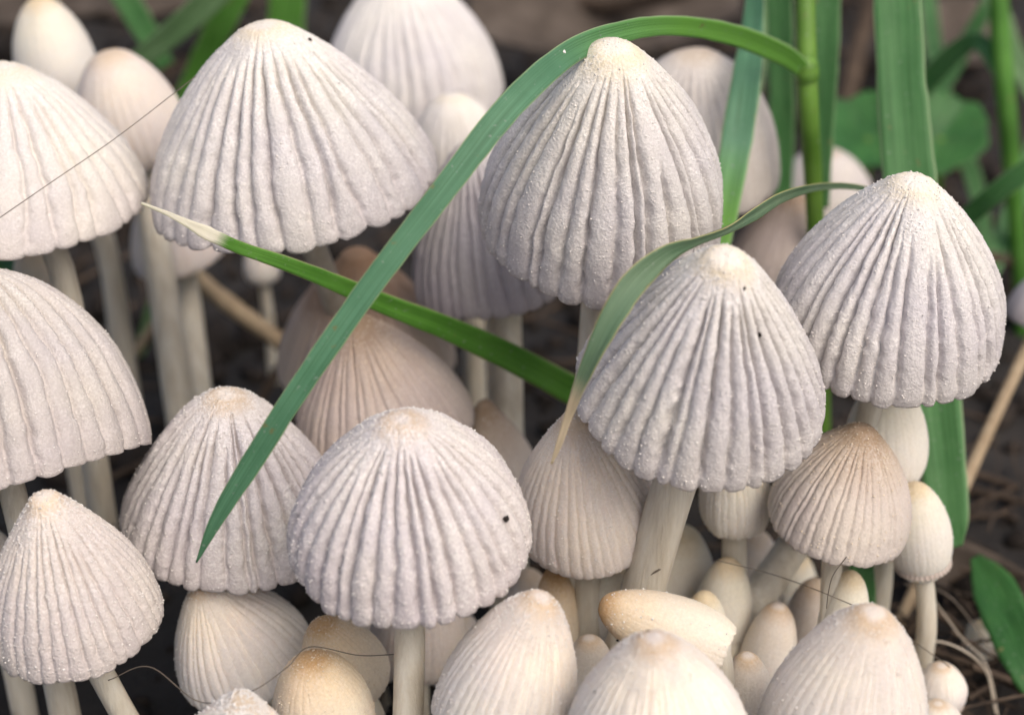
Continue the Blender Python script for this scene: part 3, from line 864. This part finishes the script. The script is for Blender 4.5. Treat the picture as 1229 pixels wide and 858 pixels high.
blade('broad upright grass blade behind the right grey mushroom', [(1150, 655, 8.9, 6, 0), (1140, 625, 8.9, 22, 0), (1130, 540, 8.95, 28, 0), (1118, 430, 9.0, 31, 0), (1102, 300, 9.05, 31, 0), (1090, 200, 9.1, 31, 0), (1082, 100, 9.1, 29, 0), (1077, 0, 9.1, 28, 0), (1074, -80, 9.1, 27, 0)], G_MID, n=80, thick=.02)
blade('bluish grass blade leaning between the tall grey and the beige ribbed mushroom', [(850, 330, 8.95, 14, 0), (866, 270, 9.0, 16, 0), (884, 170, 9.05, 19, 0), (897, 90, 9.15, 18, 10), (905, 20, 9.4, 14, 25), (908, -50, 9.6, 11, 30)], G_BLUE, n=60)
blade('blurred mid-green blade right beside the grass stalk', [(985, 250, 10.2, 10, 0), (986, 150, 10.1, 15, 0), (990, 60, 10.0, 17, 0), (994, -50, 9.9, 16, 0)], G_MID, n=50)
blade('blurred dark blade left beside the grass stalk', [(938, 300, 11.6, 10, 0), (940, 200, 11.4, 12, 0), (938, 90, 11.2, 17, 20), (935, -40, 11.0, 17, 20)], G_MID, n=50)
blade('short green blade showing below the brown-topped mushroom', [(1042, 800, 8.9, 10, 0), (1038, 735, 8.8, 14, 0), (1034, 680, 8.75, 15, 0), (1030, 600, 8.8, 14, 0), (1026, 560, 8.9, 8, 0)], G_MID, n=40)
blade('dark green blade slanting in from the right edge', [(1090, 330, 11.2, 8, 0), (1150, 272, 10.9, 11, 0), (1195, 232, 10.6, 13, 0), (1250, 190, 10.4, 12, 0), (1330, 120, 10.2, 8, 0)], G_MID, n=50)
blade('blurred green leaf at the lower right edge', [(1170, 668, 9.6, 6, 0), (1190, 700, 9.4, 24, 0), (1210, 745, 9.2, 28, 0), (1235, 800, 9.0, 25, 0), (1262, 860, 8.9, 12, 0)], G_LEAF, n=50)
blade('pale green blade leaning right at the top left', [(118, 108, 12.6, 8, 0), (180, 62, 12.2, 13, 0), (228, 22, 11.9, 16, 0), (285, -30, 11.6, 15, 0)], G_PALE, n=50)
blade('dull green blade in the top left, leaning left', [(200, 80, 13.2, 10, 0), (170, 30, 13.0, 15, 0), (140, -20, 12.8, 15, 0)], G_MID, n=40)
blade('olive blade standing behind the large grey cone', [(205, 160, 13.2, 10, 0), (240, 80, 12.9, 15, 0), (270, 20, 12.6, 17, 0), (300, -40, 12.4, 14, 0)], G_BRIGHT, n=40)
blade('bright green blade cut by the top edge above the large grey cone', [(340, 110, 13.2, 16, 0), (343, 40, 13.0, 22, 0), (346, -30, 12.8, 22, 0)], G_BRIGHT, n=40)
blade('bluish blade fragment at the left edge between two caps', [(-30, 372, 9.9, 10, 0), (5, 325, 9.7, 15, 0), (30, 285, 9.6, 15, 0), (60, 230, 9.5, 8, 0)], G_BLUE, n=40)
blade('faint green blade among the stems at left', [(165, 430, 12.6, 6, 0), (180, 385, 12.4, 9, 0), (192, 340, 12.2, 9, 0), (205, 260, 12.0, 6, 0)], G_PALE, n=40)

blade('thin blurred blade arching behind the round leaf at the right', [(1060, 260, 14.0, 6, 0), (1105, 150, 13.9, 9, 0), (1150, 70, 13.8, 10, 0), (1200, -20, 13.6, 9, 0)], G_MID, n=40)
blade('far dark blade bending left near the top right corner', [(1190, 330, 13.6, 7, 0), (1170, 220, 13.8, 10, 0), (1130, 110, 14.0, 11, 0), (1110, -30, 14.2, 9, 0)], G_MID, n=40)
blade('far pale blade crossing the right stalk', [(1250, 130, 13.0, 10, 0), (1215, 60, 13.2, 12, 0), (1185, -30, 13.4, 11, 0)], G_PALE, n=40)
blade('far green blade low by the right edge behind the slanting one', [(1150, 400, 12.6, 7, 0), (1190, 320, 12.6, 11, 0), (1225, 230, 12.8, 13, 0), (1260, 120, 13.0, 9, 0)], G_MID, n=40)
blade('far blade behind the beige ribbed mushroom, cut by the top edge', [(880, 200, 13.4, 7, 0), (905, 90, 13.6, 11, 0), (912, -30, 13.8, 11, 0)], G_PALE, n=40)
s2 = empty('grass_plant', P(1222, 300, 12.6))
tag(s2, 'blurred thick grass stalk by the top right corner', 'grass', 'grass plants')
stalk_part('stalk', [(1196, -60, 11.8, 11, 0), (1202, 60, 12.0, 12, 0), (1212, 170, 12.2, 11, 0), (1222, 300, 12.6, 10, 0), (1228, 420, 13.0, 9, 0)], G_BRIGHT, s2, 0)
lm = blade_mesh('leaf', [(1204, 90, 12.0, 9, 0), (1170, 50, 12.2, 11, 0), (1120, 90, 12.6, 13, 0), (1080, 150, 13.0, 8, 0)], n=40)
lm.transform(Matrix.Translation(-Vector(s2.location)))
link('leaf', lm, G_MID, s2)

def broad_leaf(label, px, py, d, rx, ry, tilt, roll, mat, seed):
    """round soft leaf with a folded midrib, wavy rim and thickness"""
    r_ = np.random.default_rng(seed)
    nr, nc = 14, 48
    k = pxs(d)
    th = np.linspace(0, 2 * np.pi, nc, endpoint=False)
    rr = np.linspace(0.03, 1, nr)[:, None]
    edge = 1 + .05 * np.sin(5 * th + r_.uniform(0, 6)) + .03 * np.sin(11 * th) - .22 * np.exp(-((th - np.pi * 1.5) / .25) ** 2)
    x = rr * np.cos(th) * rx * k * edge; y = rr * np.sin(th) * ry * k * edge
    z = .25 * np.abs(x) + .05 * rx * k * np.sin(3 * th) * rr ** 2 + .12 * rx * k * rr ** 2
    top = np.stack([x, y, z], -1); bot = np.stack([x * .995, y * .995, z - .02], -1)[::-1]
    v = np.concatenate([top, bot], 0).reshape(-1, 3)
    u = np.concatenate([(x / (rx * k) / 2.6 + .5).ravel(), (x[::-1] / (rx * k) / 2.6 + .5).ravel()])
    t = np.concatenate([(y / (ry * k) / 2.4 + .5).ravel(), (y[::-1] / (ry * k) / 2.4 + .5).ravel()])
    me = new_mesh('broad_leaf', v, grid_faces(nr * 2, nc, True), {'t': t, 'u': u})
    c = P(px, py, d)
    q = (UP * math.cos(math.radians(tilt)) - FWD * 1.0).normalized().to_track_quat('Z', 'Y') @ Quaternion((0, 0, 1), math.radians(roll))
    th_ = empty('broadleaf_plant', Vector((c.x, c.y, 0)))
    tag(th_, label, 'plant', 'small broad-leaved plants')
    lo = link('leaf', me, mat, th_, c - th_.location, q)
    pt = smooth_path([c - th_.location, Vector((.05, .1, c.z * .5)), Vector((0, 0, -.15))], 12)
    link('leaf_stalk', tube_mesh('leaf_stalk', pt, .05, 8), G_STALK, th_)
broad_leaf('blurred round green leaf left of the broad upright blade', 1040, 165, 13.0, 62, 66, 40, 15, G_LEAF, 1)
broad_leaf('blurred round green leaf right of the broad upright blade', 1128, 165, 13.4, 52, 62, 60, -35, G_LEAF, 2)

# ------------------------------------------------------------------ dead leaves, twigs, hairs, specks
def twig(label, pts, rpx, mat, name='twig', group='twigs and straws', cat='twig', sides=9, n=24):
    p = smooth_path(pts, n)
    c = np.array([P(r[0], r[1], r[2]) for r in p])
    base = Vector(c[0])
    rad = np.array([pxs(r[2]) for r in p]) * rpx
    rad[-2:] *= np.array([.9, .6])
    me = tube_mesh(name, c - np.array(base), rad, sides, noise=.18, seed=int(pts[0][0]))
    return tag(link(name, me, mat, None, base), label, cat, group)

twig('dry tan straw slanting down behind the left stems', [(232, 330, 11.6), (275, 365, 11.5), (320, 398, 11.4), (352, 422, 11.4)], 11, M_TWIG)
twig('short pale straw rising at the left among the stems', [(150, 440, 12.4), (185, 390, 12.2), (205, 355, 12.1)], 6, M_TWIG)
twig('brown twig lying at the lower right by the tiny buttons', [(1085, 760, 9.6), (1120, 735, 9.5), (1170, 772, 9.6), (1215, 830, 9.6)], 6, M_BARK)
twig('thick dark twig lying across the soil at the top', [(590, 30, 17.5), (660, 8, 17.0), (740, 5, 16.6), (830, -12, 16.0)], 13, M_BARK)
twig('dark brown twig on the soil behind the grass stalk', [(1010, 140, 15.5), (1030, 60, 15.8), (1045, -10, 16.0)], 12, M_BARK)
twig('twig on the soil under the right grass stalk', [(1130, 330, 12.5), (1180, 310, 12.6), (1250, 320, 12.7)], 8, M_BARK)
twig('thin twig standing in the dark gap left of the brown caps', [(300, 500, 11.6), (330, 450, 11.5), (352, 405, 11.4)], 6, M_BARK)

def dead_leaf(label, px, py, d, L_, W_, rot, curl, seed):
    n, m = 20, 11
    s = np.linspace(-1, 1, n)[:, None]; u = np.linspace(-1, 1, m)[None, :]
    w = W_ * np.sqrt(np.clip(1 - np.abs(s) ** 2.2, .0025, 1)) * (1 - .25 * s)
    x = s * L_ + 0 * u; y = u * w
    z = curl * (u ** 2) * w + .18 * L_ * (s ** 2) + .08 * W_ * vnoise(x * 2, y * 2, 0, seed)
    top = np.stack([x, y, z], -1); bot = top - [0, 0, .03]
    ring = np.concatenate([top, bot[:, ::-1]], 1)
    me = new_mesh('dead_leaf', ring.reshape(-1, 3), grid_faces(n, 2 * m, True))
    c = P(px, py, d)
    ca, sa = math.cos(rot), math.sin(rot)
    return tag(link('dead_leaf', me, M_DEAD, None, c, Quaternion((0, 0, 1), rot) @ Quaternion((1, 0, 0), .35)), label, 'leaf', 'dead leaves on the soil')
dead_leaf('greyish dead leaf lying on the soil behind the arch of the long leaf', 725, 42, 16.6, 1.5, .75, .35, .5, 1)
dead_leaf('dead leaf on the soil in the top left corner', 30, 12, 17.0, 1.2, .6, -.4, .5, 2)
dead_leaf('curled dead leaf on the soil behind the top left cream caps', 190, 10, 17.5, 1.3, .5, .6, .7, 3)
dead_leaf('dead leaf on the soil at the top right, behind the broad blade', 1150, 60, 17.0, 1.0, .5, 1.0, .6, 4)
dead_leaf('curled dead leaf among the litter by the bottom right corner', 1165, 700, 10.1, .42, .18, -.5, .9, 5)

def hair(label, pts, rad, mat, n=60):
    p = smooth_path(pts, n)
    c = np.array([P(r[0], r[1], r[2]) for r in p])
    base = Vector(c[0])
    me = tube_mesh('fibre', c - np.array(base), rad, 6)
    return tag(link('fibre', me, mat, None, base), label, 'fibre', 'loose hairs and threads')
hair('straight dark hair lying over the left-edge ivory cap', [(-20, 275, 7.70), (60, 220, 7.72), (140, 165, 7.8), (235, 92, 7.9)], .0022, M_HAIR)
hair('thin hair looping round the cream cap at the lower left', [(130, 816, 7.2), (180, 800, 7.1), (240, 842, 6.95), (300, 830, 6.9), (345, 800, 6.95), (372, 776, 7.1), (430, 786, 7.3), (474, 785, 7.6)], .0024, M_HAIR)
hair('dark thread stretched across the slanting stem at the lower right', [(860, 672, 8.0), (930, 690, 8.0), (1000, 716, 7.8), (1060, 745, 7.9), (1140, 800, 8.3)], .0026, M_HAIR)
hair('short thread hanging from the rim of the brown-topped mushroom', [(1016, 668, 7.25), (1000, 690, 7.3), (994, 712, 7.4), (992, 730, 7.5)], .0024, M_HAIR)
hair('pale rootlet arching over the litter by the bottom right corner', [(1080, 782, 8.9), (1130, 770, 8.8), (1180, 800, 8.9), (1195, 856, 8.9)], .006, M_HAIRP)
hair('pale rootlet running down the lower right dark gap', [(1100, 690, 9.2), (1150, 760, 9.1), (1185, 800, 9.0), (1200, 870, 8.9)], .0045, M_HAIRP)
hair('dark rootlet crossing the lower right corner', [(1085, 700, 9.3), (1140, 716, 9.2), (1200, 790, 9.1), (1240, 800, 9.0)], .005, M_HAIR)

bpy.context.view_layer.update()
dg = bpy.context.evaluated_depsgraph_get()
def speck(label, px, py, rpx, mat=M_SPECK, cat='speck', name='soil_speck'):
    """a crumb resting where the sight line meets the cap"""
    d0 = (P(px, py, 1.0) - CAM).normalized()
    ok, loc, nrm, _, ob, _ = scene.ray_cast(dg, CAM, d0)
    if not ok:
        return
    r = rpx * pxs((loc - CAM).dot(FWD))
    v = IV * r * rng.uniform(.6, 1.2, (12, 1)) * np.array([[1, 1.2, .6]])
    me = new_mesh(name, v, IF, smooth=False)
    tag(link(name, me, mat, None, loc + nrm * r * .3, nrm.to_track_quat('Z', 'Y')), label, cat, 'crumbs stuck to the caps')
speck('square dark crumb on the right flank of the front centre dome', 607, 622, 5)
speck('black dot on the leaf-covered centre right mushroom', 912, 402, 3.2)
speck('small dark bit near the top of the leaf-covered mushroom', 893, 346, 2.4)
speck('dark smudge near the top of the large grey cone', 372, 48, 2.6)
speck('black dot at the right of the lavender-grey mushroom top', 356, 507, 3)
speck('black dot near the top of the lower left pale mushroom', 137, 630, 3)
speck('dark dot at the left foot of the front centre dome', 408, 682, 2.4)
speck('black dot at the upper left rim of the ochre-knobbed white cap', 742, 768, 2.6)
speck('dark dot on top of the ochre-knobbed white cap', 778, 757, 2.0)
speck('tiny dark dot on the flank of the ochre-knobbed white cap', 714, 830, 1.8)
speck('white fleck on the right shoulder of the bright right mushroom', 1143, 263, 5, M_GRAIN)
speck('white scar on the upper bend of the long leaf', 678, 62, 4, M_GRAIN)

def sliver(label, pxs_, rad):
    """a thin splinter lying along the surface under the sight lines"""
    pts = []
    for px, py in pxs_:
        ok, loc, nrm, _, ob, _ = scene.ray_cast(dg, CAM, (P(px, py, 1.0) - CAM).normalized())
        pts.append(np.array(loc + nrm * rad * .4))
    pts = smooth_path(pts, 12)
    base = Vector(pts[0])
    w = np.sin(np.linspace(.15, math.pi - .15, 12)) * rad
    tag(link('fibre', tube_mesh('fibre', pts - np.array(base), w, 6), M_HAIR, None, base), label, 'fibre', 'loose hairs and threads')
sliver('short dark sliver on the fat stem under the leaf-covered mushroom', [(778, 692), (790, 684), (804, 678)], .007)
